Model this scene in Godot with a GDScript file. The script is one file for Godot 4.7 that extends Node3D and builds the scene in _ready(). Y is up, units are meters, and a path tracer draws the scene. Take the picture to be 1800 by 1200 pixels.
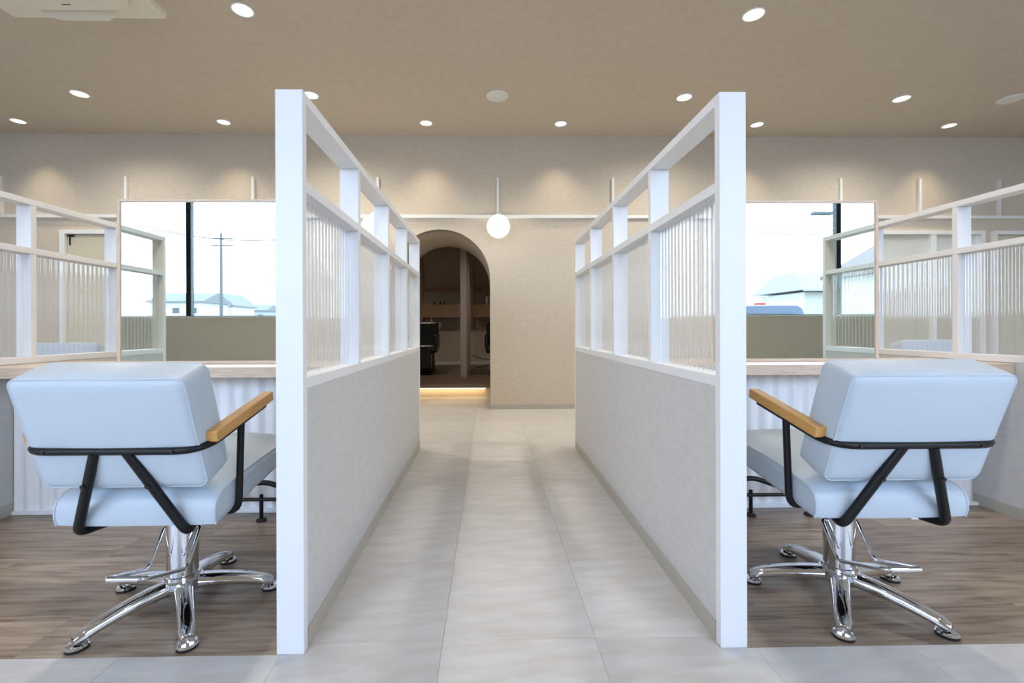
extends Node3D
# Distances: x right along the counters, y up, d = distance in front of the camera's wall plane (z = -d).

const FOCAL := 797.0          # focal length in pixels of the 1800x1200 frame
const CEIL := 3.218
const WALL_D := 5.33          # far wall with the arch
const GLASS_D := -3.0         # window wall behind the camera
const LEFT_X := -7.2
const RIGHT_X := 7.3

var M := {}
var counts := {}
var cache := {}
var rng := RandomNumberGenerator.new()

# ------------------------------------------------------------------ mesh builder
class MB:
	var v := PackedVector3Array()
	var n := PackedVector3Array()
	var t := PackedVector2Array()
	var ix := PackedInt32Array()

	func quad(a: Vector3, b: Vector3, c: Vector3, d: Vector3) -> void:   # counter-clockwise seen from outside
		var nn := (b - a).cross(c - a).normalized()
		if nn == Vector3.ZERO:
			nn = (c - a).cross(d - a).normalized()
		var s := v.size()
		for p in [a, b, c, d]:
			v.append(p)
			n.append(nn)
			t.append(Vector2(p.x, p.z))
		ix.append_array(PackedInt32Array([s, s + 2, s + 1, s, s + 3, s + 2]))

	func box(lo: Vector3, hi: Vector3) -> void:
		var p := []
		for k in 8:
			p.append(Vector3(hi.x if k & 1 else lo.x, hi.y if k & 2 else lo.y, hi.z if k & 4 else lo.z))
		quad(p[4], p[5], p[7], p[6])
		quad(p[1], p[0], p[2], p[3])
		quad(p[5], p[1], p[3], p[7])
		quad(p[0], p[4], p[6], p[2])
		quad(p[6], p[7], p[3], p[2])
		quad(p[0], p[1], p[5], p[4])

	func grid(rows: Array, wrap_u := false, wrap_v := false, flip := false) -> void:
		var nr := rows.size()
		var nc: int = rows[0].size()
		var s := v.size()
		for i in nr:
			var r0: PackedVector3Array = rows[(i - 1 + nr) % nr] if (wrap_v or i > 0) else rows[i]
			var r1: PackedVector3Array = rows[(i + 1) % nr] if (wrap_v or i < nr - 1) else rows[i]
			var r: PackedVector3Array = rows[i]
			for j in nc:
				var j0 := (j - 1 + nc) % nc if (wrap_u or j > 0) else j
				var j1 := (j + 1) % nc if (wrap_u or j < nc - 1) else j
				var nn := (r[j1] - r[j0]).cross(r1[j] - r0[j])
				if nn.length_squared() < 1e-18:
					nn = (r1[(j + 1) % nc] - r1[j0]).cross(r1[j] - r0[j])
				nn = nn.normalized()
				v.append(r[j])
				n.append(-nn if flip else nn)
				t.append(Vector2(r[j].x, r[j].z))
		for i in (nr if wrap_v else nr - 1):
			for j in (nc if wrap_u else nc - 1):
				var a := s + i * nc + j
				var b := s + i * nc + (j + 1) % nc
				var c := s + ((i + 1) % nr) * nc + (j + 1) % nc
				var d := s + ((i + 1) % nr) * nc + j
				if flip:
					ix.append_array(PackedInt32Array([a, b, c, a, c, d]))
				else:
					ix.append_array(PackedInt32Array([a, c, b, a, d, c]))

	func fan(ring: PackedVector3Array, up: Vector3) -> void:   # flat cap
		var c := Vector3.ZERO
		for p in ring:
			c += p
		c /= ring.size()
		var s := v.size()
		v.append(c); n.append(up); t.append(Vector2(c.x, c.z))
		for p in ring:
			v.append(p); n.append(up); t.append(Vector2(p.x, p.z))
		var m := ring.size()
		for k in m:
			var a := ring[k]
			var b := ring[(k + 1) % m]
			if (a - c).cross(b - c).dot(up) > 0:
				ix.append_array(PackedInt32Array([s, s + 1 + (k + 1) % m, s + 1 + k]))
			else:
				ix.append_array(PackedInt32Array([s, s + 1 + k, s + 1 + (k + 1) % m]))

	func tube(path: PackedVector3Array, r: float, seg := 10, closed := false) -> void:
		var rows := []
		var m := path.size()
		var prev := Vector3.ZERO
		for i in m:
			var a := path[(i - 1 + m) % m] if (closed or i > 0) else path[i]
			var b := path[(i + 1) % m] if (closed or i < m - 1) else path[i]
			var dir := (b - a).normalized()
			if prev == Vector3.ZERO:
				prev = dir.cross(Vector3.UP if absf(dir.y) < 0.9 else Vector3.RIGHT).normalized()
			prev = (prev - dir * prev.dot(dir)).normalized()
			var bi := dir.cross(prev)
			var ring := PackedVector3Array()
			for k in seg:
				var w := TAU * k / seg
				ring.append(path[i] + (prev * cos(w) + bi * sin(w)) * r)
			rows.append(ring)
		grid(rows, true, closed)
		if not closed:
			fan(rows[0], (path[0] - path[1]).normalized())
			fan(rows[m - 1], (path[m - 1] - path[m - 2]).normalized())

	func lathe(prof: Array, seg := 32, at := Vector3.ZERO) -> void:   # prof: Vector2(radius, height), bottom to top on the outside
		var rows := []
		for p in prof:
			var ring := PackedVector3Array()
			for k in seg:
				var w := TAU * k / seg
				ring.append(at + Vector3(cos(w) * p.x, p.y, -sin(w) * p.x))
			rows.append(ring)
		# sharp profile corners: every span gets its own ring pair
		for i in rows.size() - 1:
			grid([rows[i], rows[i + 1]], true)

	func sphere(c: Vector3, r: Vector3, nu := 24, nv := 14) -> void:
		var rows := []
		for i in nv + 1:
			var a := PI * (float(i) / nv - 0.5)
			a = clampf(a, -PI / 2 + 0.002, PI / 2 - 0.002)
			var ring := PackedVector3Array()
			for k in nu:
				var w := TAU * k / nu
				ring.append(c + Vector3(cos(w) * cos(a) * r.x, sin(a) * r.y, -sin(w) * cos(a) * r.z))
			rows.append(ring)
		grid(rows, true)

	func prism(poly: PackedVector2Array, z0: float, z1: float) -> void:   # polygon in x,y extruded from z0 to z1
		var p := poly
		if Geometry2D.is_polygon_clockwise(p):
			p.reverse()
		var tri := Geometry2D.triangulate_polygon(p)
		for side in 2:
			var z := z1 if side == 0 else z0
			var s := v.size()
			for q in p:
				v.append(Vector3(q.x, q.y, z)); n.append(Vector3(0, 0, 1 if z == maxf(z0, z1) else -1)); t.append(q)
			for k in tri.size() / 3:
				var a := p[tri[k * 3]]
				var b := p[tri[k * 3 + 1]]
				var c := p[tri[k * 3 + 2]]
				var ccw := (b - a).cross(c - a) > 0
				if ccw == (z == maxf(z0, z1)):
					ix.append_array(PackedInt32Array([s + tri[k * 3], s + tri[k * 3 + 2], s + tri[k * 3 + 1]]))
				else:
					ix.append_array(PackedInt32Array([s + tri[k * 3], s + tri[k * 3 + 1], s + tri[k * 3 + 2]]))
		var lo := minf(z0, z1)
		var hi := maxf(z0, z1)
		for k in p.size():
			var a := p[k]
			var b := p[(k + 1) % p.size()]
			quad(Vector3(a.x, a.y, hi), Vector3(a.x, a.y, lo), Vector3(b.x, b.y, lo), Vector3(b.x, b.y, hi))

	func mesh() -> ArrayMesh:
		var a := []
		a.resize(Mesh.ARRAY_MAX)
		a[Mesh.ARRAY_VERTEX] = v
		a[Mesh.ARRAY_NORMAL] = n
		a[Mesh.ARRAY_TEX_UV] = t
		a[Mesh.ARRAY_INDEX] = ix
		var m := ArrayMesh.new()
		m.add_surface_from_arrays(Mesh.PRIMITIVE_TRIANGLES, a)
		return m

# ------------------------------------------------------------------ helpers
func numbered(called: String) -> String:
	var k: int = counts.get(called, 0)
	counts[called] = k + 1
	return called if k == 0 else "%s_%03d" % [called, k]

func tag(o: Node3D, label: String, category: String, group := "") -> Node3D:
	o.set_meta("label", label)
	o.set_meta("category", category)
	if group != "":
		o.set_meta("group", group)
	return o

func thing(called: String, label: String, category: String, at := Vector3.ZERO, group := "") -> Node3D:
	var o := Node3D.new()
	o.name = numbered(called)
	add_child(o)
	o.position = at
	return tag(o, label, category, group)

func part(called: String, mesh: Mesh, m: Material, parent: Node, at := Vector3.ZERO) -> MeshInstance3D:
	var o := MeshInstance3D.new()
	o.mesh = mesh
	o.material_override = m
	o.name = numbered(called) if parent == self else called
	parent.add_child(o, true)
	o.position = at
	return o

func struct(called: String, mesh: Mesh, m: Material, at := Vector3.ZERO) -> MeshInstance3D:
	var o := part(called, mesh, m, self, at)
	o.set_meta("kind", "structure")
	return o

func rbox(size: Vector3, r := 0.003, seg := 1) -> ArrayMesh:   # box with rounded edges
	var key := "rb%s%s%s" % [size, r, seg]
	if cache.has(key):
		return cache[key]
	var b := MB.new()
	var h := size / 2
	var inner := h - Vector3.ONE * r
	var faces := [[Vector3.RIGHT, Vector3.UP], [Vector3.UP, Vector3.RIGHT], [Vector3.UP, Vector3.BACK], [Vector3.BACK, Vector3.UP], [Vector3.BACK, Vector3.RIGHT], [Vector3.RIGHT, Vector3.BACK]]
	for f in faces:
		var u: Vector3 = f[0]
		var w: Vector3 = f[1]
		var nn := u.cross(w)
		var hu := absf(h.dot(u))
		var hw := absf(h.dot(w))
		var hn := absf(h.dot(nn))
		var cu := []
		var cw := []
		for k in range(seg, -1, -1):
			var tt := tan(PI / 4 * k / seg) * r
			cu.append(-(hu - r) - tt)
			cw.append(-(hw - r) - tt)
		for k in seg + 1:
			var tt := tan(PI / 4 * k / seg) * r
			cu.append(hu - r + tt)
			cw.append(hw - r + tt)
		var s := b.v.size()
		for y in cw:
			for x in cu:
				var raw: Vector3 = u * x + w * y + nn * hn
				var inn := raw.clamp(-inner, inner)
				var dir := (raw - inn).normalized()
				b.v.append(inn + dir * r)
				b.n.append(dir)
				b.t.append(Vector2(x, y))
		var nc := cu.size()
		for i in cw.size() - 1:
			for j in nc - 1:
				var a := s + i * nc + j
				b.ix.append_array(PackedInt32Array([a, a + nc + 1, a + 1, a, a + nc, a + nc + 1]))
	cache[key] = b.mesh()
	return cache[key]

# a bevelled bar given by world limits, as a part of a thing
func bar(called: String, m: Material, parent: Node3D, x0: float, x1: float, y0: float, y1: float, d0: float, d1: float, r := 0.002, seg := 1) -> MeshInstance3D:
	var size := Vector3(absf(x1 - x0), absf(y1 - y0), absf(d1 - d0))
	var c := Vector3((x0 + x1) / 2, (y0 + y1) / 2, -(d0 + d1) / 2)
	var base := parent.global_position if parent != self else Vector3.ZERO
	return part(called, rbox(size, minf(r, size[size.min_axis_index()] * 0.45), seg), m, parent, c - base)

func wall_box(called: String, m: Material, x0: float, x1: float, y0: float, y1: float, d0: float, d1: float) -> MeshInstance3D:
	var b := MB.new()
	b.box(Vector3(x0, y0, -d1), Vector3(x1, y1, -d0))
	return struct(called, b.mesh(), m)

func fillet(pts: Array, r: float, seg := 6) -> PackedVector3Array:   # polyline with rounded corners
	var out := PackedVector3Array([pts[0]])
	for i in range(1, pts.size() - 1):
		var p: Vector3 = pts[i]
		var a: Vector3 = pts[i - 1] - p
		var b: Vector3 = pts[i + 1] - p
		var l := minf(r, minf(a.length(), b.length()) * 0.48)
		var s := p + a.normalized() * l
		var e := p + b.normalized() * l
		for k in seg + 1:
			var f := float(k) / seg
			out.append(s.lerp(p, f).lerp(p.lerp(e, f), f))
	out.append(pts[pts.size() - 1])
	return out

func tube_mesh(pts: Array, r: float, bend := 0.03, seg := 12) -> ArrayMesh:
	var b := MB.new()
	b.tube(fillet(pts, bend), r, seg)
	return b.mesh()

func lathe_mesh(prof: Array, seg := 32) -> ArrayMesh:
	var b := MB.new()
	b.lathe(prof, seg)
	return b.mesh()

# ------------------------------------------------------------------ materials
func std(called: String, c: Color, rough: float, metal := 0.0, spec := 0.5) -> StandardMaterial3D:
	var m := StandardMaterial3D.new()
	m.resource_name = called
	m.albedo_color = c
	m.roughness = rough
	m.metallic = metal
	m.metallic_specular = spec
	M[called] = m
	return m

func noise_tex(size: int, freq: float, octaves: int, stops: Array, seed_: int, kind := FastNoiseLite.TYPE_SIMPLEX_SMOOTH, warp := 0.0) -> NoiseTexture2D:
	var f := FastNoiseLite.new()
	f.noise_type = kind
	f.seed = seed_
	f.frequency = freq
	f.fractal_octaves = octaves
	if warp > 0.0:
		f.domain_warp_enabled = true
		f.domain_warp_amplitude = warp
		f.domain_warp_frequency = freq * 0.6
	var t := NoiseTexture2D.new()
	t.width = size
	t.height = size
	t.seamless = true
	t.noise = f
	if stops.size():
		var g := Gradient.new()
		g.offsets = PackedFloat32Array(stops.map(func(s): return s[0]))
		g.colors = PackedColorArray(stops.map(func(s): return s[1]))
		t.color_ramp = g
	return t

func shade(c: Color, k: float) -> Color:
	return Color(c.r * k, c.g * k, c.b * k)

func make_materials() -> void:
	# vinyl wallpaper with a faint brushed mottle
	var paper := noise_tex(1024, 0.012, 6, [[0.2, Color(0.978, 0.974, 0.968)], [0.5, Color(0.99, 0.988, 0.986)], [0.8, Color(1, 1, 1)]], 7)
	for w in [["wallpaper", Color8(206, 195, 178)], ["half_wall_paper", Color8(203, 202, 200)]]:
		var m := std(w[0], w[1], 0.72, 0.0, 0.35)
		m.albedo_texture = paper
		m.uv1_triplanar = true
		m.uv1_world_triplanar = true
		m.uv1_scale = Vector3(0.9, 1.9, 0.9)
	std("white_paint", Color8(230, 231, 232), 0.42)
	std("white_trim", Color8(232, 232, 228), 0.45)
	std("baseboard_vinyl", Color8(180, 174, 162), 0.5)
	std("door_beige", Color8(204, 196, 172), 0.5)
	std("white_sheet", Color8(243, 244, 245), 0.3)
	std("black_steel", Color8(15, 16, 18), 0.4, 0.0, 0.4)
	std("black_gloss", Color8(14, 14, 15), 0.28)
	std("black_frame", Color8(30, 32, 36), 0.3, 0.4)
	std("chrome", Color8(226, 227, 230), 0.05, 1.0)
	std("mirror_silver", Color8(236, 245, 236), 0.0, 1.0)
	std("white_ceramic", Color8(228, 228, 226), 0.12)
	std("cassette_plastic", Color8(232, 228, 212), 0.4)
	std("cassette_dark", Color8(70, 64, 54), 0.6)
	std("rubber", Color8(25, 25, 26), 0.7)
	std("grout", Color8(172, 165, 156), 0.8)
	std("plank_gap", Color8(48, 40, 34), 0.8)
	std("concrete", Color8(84, 83, 81), 0.9)
	std("asphalt", Color8(150, 150, 150), 0.9)
	std("house_wall", Color8(168, 163, 152), 0.8)
	std("house_grey", Color8(136, 136, 134), 0.8)
	std("roof_tile", Color8(98, 96, 95), 0.7)
	std("roof_pale", Color8(128, 124, 124), 0.7)
	std("fascia_brown", Color8(96, 78, 66), 0.7)
	std("car_paint", Color8(64, 80, 100), 0.25)
	std("car_glass", Color8(24, 34, 42), 0.08)
	std("signal_red", Color8(160, 14, 8), 0.5)
	std("cable_black", Color8(30, 32, 36), 0.6)
	# upholstery
	var leather := std("leatherette", Color8(187, 198, 207), 0.42, 0.0, 0.45)
	# clear corrugated plastic
	var pane := std("corrugated_clear", Color(0.93, 0.95, 0.96, 0.07), 0.04, 0.0, 0.5)
	pane.transparency = BaseMaterial3D.TRANSPARENCY_ALPHA
	var glass := std("window_glass", Color(0.95, 0.98, 0.98, 0.02), 0.0, 0.0, 0.5)
	glass.transparency = BaseMaterial3D.TRANSPARENCY_ALPHA
	# woods: grain along x, y or d
	var grain := noise_tex(1024, 0.02, 5, [[0.25, Color(0.91, 0.89, 0.87)], [0.45, Color(0.965, 0.955, 0.945)], [0.7, Color(1, 1, 1)]], 31, FastNoiseLite.TYPE_SIMPLEX_SMOOTH, 20.0)
	for w in [["oak_x", Color8(218, 198, 178), Vector3(0.35, 9, 9)], ["oak_y", Color8(220, 199, 178), Vector3(9, 0.35, 9)], ["amber_z", Color8(208, 158, 88), Vector3(14, 14, 0.9)], ["cabinet_wood", Color8(176, 142, 108), Vector3(0.35, 6, 6)], ["divider_wood", Color8(190, 170, 152), Vector3(6, 0.4, 6)]]:
		var m := std(w[0], w[1], 0.42)
		m.albedo_texture = grain
		m.uv1_triplanar = true
		m.uv1_scale = w[2]
	M.amber_z.roughness = 0.3
	M.oak_x.roughness = 0.28
	# vinyl wood planks and stone tiles use the meshes' own UVs
	var ply := noise_tex(1024, 0.011, 6, [[0.10, Color8(110, 93, 78)], [0.3, Color8(144, 126, 108)], [0.5, Color8(158, 141, 122)], [0.7, Color8(168, 152, 134)], [0.9, Color8(178, 164, 147)]], 41, FastNoiseLite.TYPE_SIMPLEX_SMOOTH, 34.0)
	for k in 4:
		var tone: float = [0.90, 1.0, 0.95, 1.05][k]
		var m := std("plank_%d" % k, shade(Color(0.93, 0.915, 0.90), tone), 0.33, 0.0, 0.5)
		m.albedo_texture = ply
	var stone := noise_tex(1024, 0.009, 7, [[0.1, Color8(205, 199, 191)], [0.4, Color8(209, 205, 200)], [0.6, Color8(212, 209, 205)], [0.9, Color8(217, 215, 213)]], 53, FastNoiseLite.TYPE_SIMPLEX_SMOOTH, 40.0)
	for k in 3:
		var tone: float = [0.955, 1.0, 0.975][k]
		var m := std("tile_%d" % k, shade(Color(0.955, 0.96, 0.965), tone), 0.36, 0.0, 0.5)
		m.albedo_texture = stone
	var dark := std("dark_plank", Color8(112, 92, 76), 0.35)
	dark.albedo_texture = grain
	dark.uv1_triplanar = true
	dark.uv1_scale = Vector3(0.4, 5, 5)

func glow(called: String, c: Color, e: float) -> StandardMaterial3D:
	var m := std(called, Color.WHITE, 0.5)
	m.emission_enabled = true
	m.emission = c
	m.emission_energy_multiplier = e
	return m

# ------------------------------------------------------------------ scene
func _ready() -> void:
	rng.seed = 20
	var cam := Camera3D.new()
	add_child(cam)
	cam.position = Vector3(0, 0.95, 0)
	cam.rotation = Vector3(0, -0.0174, -0.0030)
	var near := 0.05
	cam.set_frustum(1200.0 / FOCAL * near, Vector2(28.0, -23.0) / FOCAL * near, near, 500.0)
	cam.current = true

	var env := Environment.new()
	env.background_mode = Environment.BG_SKY
	var sky := Sky.new()
	var sm := ProceduralSkyMaterial.new()
	sm.sky_top_color = Color(0.735, 0.845, 1.0)
	sm.sky_horizon_color = Color(0.865, 0.925, 1.0)
	sm.ground_horizon_color = Color(0.80, 0.86, 0.92)
	sm.ground_bottom_color = Color(0.5, 0.52, 0.55)
	sm.sky_energy_multiplier = 2.95
	sm.ground_energy_multiplier = 2.6
	sky.sky_material = sm
	env.sky = sky
	env.tonemap_mode = Environment.TONE_MAPPER_LINEAR
	env.tonemap_exposure = 0.785
	env.sdfgi_enabled = true
	env.ssao_enabled = true
	env.ssil_enabled = true
	var we := WorldEnvironment.new()
	we.environment = env
	add_child(we)

	make_materials()
	build_shell()
	build_floor()
	build_far_wall_fittings()
	build_shampoo_room()
	build_windows()
	build_partitions()
	build_counters()
	build_ceiling()
	build_chairs()
	build_outside()

# ------------------------------------------------------------------ room shell
func arch_wall(called: String, x0: float, x1: float, y1: float, d0: float, d1: float) -> MeshInstance3D:
	# wall across the room with the arched opening
	var b := MB.new()
	var p := PackedVector2Array([Vector2(x0, 0), Vector2(ARCH_L, 0)])
	for k in 33:
		var w := PI * (1.0 - k / 32.0)
		p.append(Vector2(ARCH_C + cos(w) * ARCH_R, ARCH_S + sin(w) * ARCH_R))
	p.append_array(PackedVector2Array([Vector2(ARCH_C + ARCH_R, 0), Vector2(x1, 0), Vector2(x1, y1), Vector2(x0, y1)]))
	b.prism(p, -d1, -d0)
	return struct(called, b.mesh(), M.wallpaper)

const ARCH_R := 0.585
const ARCH_C := -0.56
const ARCH_L := -1.145
const ARCH_S := 1.528

func build_shell() -> void:
	var far := arch_wall("wall_back", LEFT_X - 0.15, RIGHT_X + 0.15, CEIL, WALL_D, WALL_D + 0.12)
	# lining of the arched passage
	var b := MB.new()
	var rows := []
	for d in [WALL_D + 0.001, 6.48]:
		var row := PackedVector3Array()
		row.append(Vector3(ARCH_C - ARCH_R, 0, -d))
		for k in 33:
			var w := PI * (1.0 - k / 32.0)
			row.append(Vector3(ARCH_C + cos(w) * ARCH_R, ARCH_S + sin(w) * ARCH_R, -d))
		row.append(Vector3(ARCH_C + ARCH_R, 0, -d))
		rows.append(row)
	var outer := []
	for r in rows:
		var o := PackedVector3Array()
		for p in r:
			var c := Vector3(ARCH_C, minf(p.y, ARCH_S), p.z)
			o.append(p + (p - c).normalized() * 0.06)
		outer.append(o)
	b.grid(rows, false, false, true)
	b.grid(outer)
	part("arch_lining", b.mesh(), M.wallpaper, far)
	arch_wall("wall_passage", -3.2, 2.6, CEIL, 6.40, 6.48)
	wall_box("wall_left", M.wallpaper, LEFT_X - 0.15, LEFT_X, 0, CEIL, GLASS_D - 0.15, WALL_D)
	wall_box("wall_right", M.wallpaper, RIGHT_X, RIGHT_X + 0.15, 0, CEIL, GLASS_D - 0.15, WALL_D)
	wall_box("ceiling", M.wallpaper, LEFT_X - 0.15, RIGHT_X + 0.15, CEIL, CEIL + 0.2, GLASS_D - 0.15, WALL_D + 0.15)
	# skirting of the far wall, on both sides of the arch
	var skirt := wall_box("baseboard_back", M.baseboard_vinyl, ARCH_C + ARCH_R, RIGHT_X, 0, 0.055, WALL_D - 0.006, WALL_D)
	var b2 := MB.new()
	b2.box(Vector3(LEFT_X, 0, -WALL_D), Vector3(ARCH_L, 0.055, -WALL_D + 0.006))
	part("skirting_board", b2.mesh(), M.baseboard_vinyl, skirt)

func uv_box(size: Vector3, off: Vector2, scale: Vector2, turn: float) -> ArrayMesh:
	var b := MB.new()
	b.box(-size / 2, size / 2)
	for k in b.v.size():
		var p := Vector2(b.v[k].x, b.v[k].z + b.v[k].y).rotated(turn)
		b.t[k] = p * scale + off
	return b.mesh()

const TILE_UV := Vector2(0.42, 1.9)
const PLANK_UV := Vector2(0.26, 3.2)
func build_floor() -> void:
	var fl := wall_box("floor", M.grout, LEFT_X - 0.15, RIGHT_X + 0.15, -0.2, -0.012, GLASS_D - 0.15, 9.9)
	var T := 0.466
	var variants := []
	for k in 8:
		variants.append(uv_box(Vector3(T - 0.0008, 0.012, T - 0.0008), Vector2(rng.randf(), rng.randf()), TILE_UV, 0.16 * (rng.randf() + 0.2)))
	var rest := MB.new()
	var gap := 0.0004
	for i in range(-15, 17):
		for j in range(-10, 12):
			var x0 := -0.141 + i * T
			var x1 := x0 + T
			var d0 := 1.384 + (j - 1) * T
			var d1 := d0 + T
			if x1 < LEFT_X or x0 > RIGHT_X or d1 < GLASS_D or d0 > 6.31:
				continue
			d1 = minf(d1, 6.318)
			if d0 > WALL_D and (x1 < ARCH_L or x0 > 0.03):
				continue
			# what is left of the tile beside the plank floors, which start at 1.3335 beyond the aisle
			var pieces := []
			if d0 < 1.3335:
				pieces.append([x0, x1, d0, minf(d1, 1.3335)])
			if d1 > 1.3335 and d0 < 3.60:
				var a := maxf(x0, -0.58)
				var e := minf(x1, 0.727)
				if e - a > 0.01:
					pieces.append([a, e, maxf(d0, 1.3335), minf(d1, 3.60)])
			if d1 > 3.60:
				pieces.append([x0, x1, maxf(d0, 3.60), d1])
			if pieces.is_empty():
				continue
			if d1 > 0.4 and x1 > -2.4 and x0 < 2.5:
				var c := Vector3((x0 + x1) / 2, -0.006, -(d0 + d1) / 2)
				var mesh: ArrayMesh = variants[rng.randi() % 8]
				var whole: bool = pieces.size() == 1 and absf(pieces[0][1] - pieces[0][0] - T) < 0.001 and absf(pieces[0][3] - pieces[0][2] - T) < 0.001
				if not whole:
					var b := MB.new()
					for q in pieces:
						b.box(Vector3(maxf(q[0], x0 + gap), -0.012, -minf(q[3], d1 - gap)) - Vector3(c.x, -0.006, c.z), Vector3(minf(q[1], x1 - gap), 0.0, -maxf(q[2], d0 + gap)) - Vector3(c.x, -0.006, c.z))
					var off := Vector2(rng.randf(), rng.randf())
					for k in b.v.size():
						b.t[k] = Vector2(b.v[k].x, b.v[k].z + b.v[k].y).rotated(0.08) * TILE_UV + off
					mesh = b.mesh()
				part("floor_tile", mesh, M["tile_%d" % (rng.randi() % 3)], fl, c)
			else:
				for q in pieces:
					rest.box(Vector3(maxf(q[0], x0 + gap), -0.012, -minf(q[3], d1 - gap)), Vector3(minf(q[1], x1 - gap), 0.0, -maxf(q[2], d0 + gap)))
	for k in rest.t.size():
		rest.t[k] = Vector2(rest.v[k].x, rest.v[k].z) * TILE_UV
	var r := part("floor_tile", rest.mesh(), M.tile_1, fl)
	r.set_meta("kind", "stuff")
	# plank floors of the two booths and the outer bays
	var pv := []
	for k in 8:
		pv.append(uv_box(Vector3(1.2, 0.012, 0.1944), Vector2(rng.randf(), rng.randf()), PLANK_UV, 0.0))
	for side in [[-2.448, -0.58], [0.727, 2.607], [LEFT_X, -2.53], [2.69, RIGHT_X]]:
		var w := wall_box("wood_floor", M.plank_gap, side[0], side[1], -0.014, -0.0035, 1.334, 3.60)
		var row := 0
		var d := 1.3345
		while d < 3.59:
			var dw := minf(0.195, 3.60 - d)
			var x: float = side[0] - 0.13 - 0.41 * ((row * 2) % 3) - 0.07 * row
			while x < side[1]:
				var a := maxf(x, side[0])
				var e := minf(x + 1.2, side[1])
				if e - a > 0.02:
					var size := Vector3(e - a - 0.0006, 0.012, dw - 0.0006)
					var mesh: ArrayMesh = pv[rng.randi() % 8]
					if absf(size.x - 1.2) > 0.002 or absf(dw - 0.195) > 0.001:
						mesh = uv_box(size, Vector2(rng.randf(), rng.randf()), PLANK_UV, 0.0)
					part("floor_plank", mesh, M["plank_%d" % (rng.randi() % 4)], w, Vector3((a + e) / 2, -0.006, -(d + dw / 2)))
				x += 1.2
			d += 0.195
			row += 1

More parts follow.
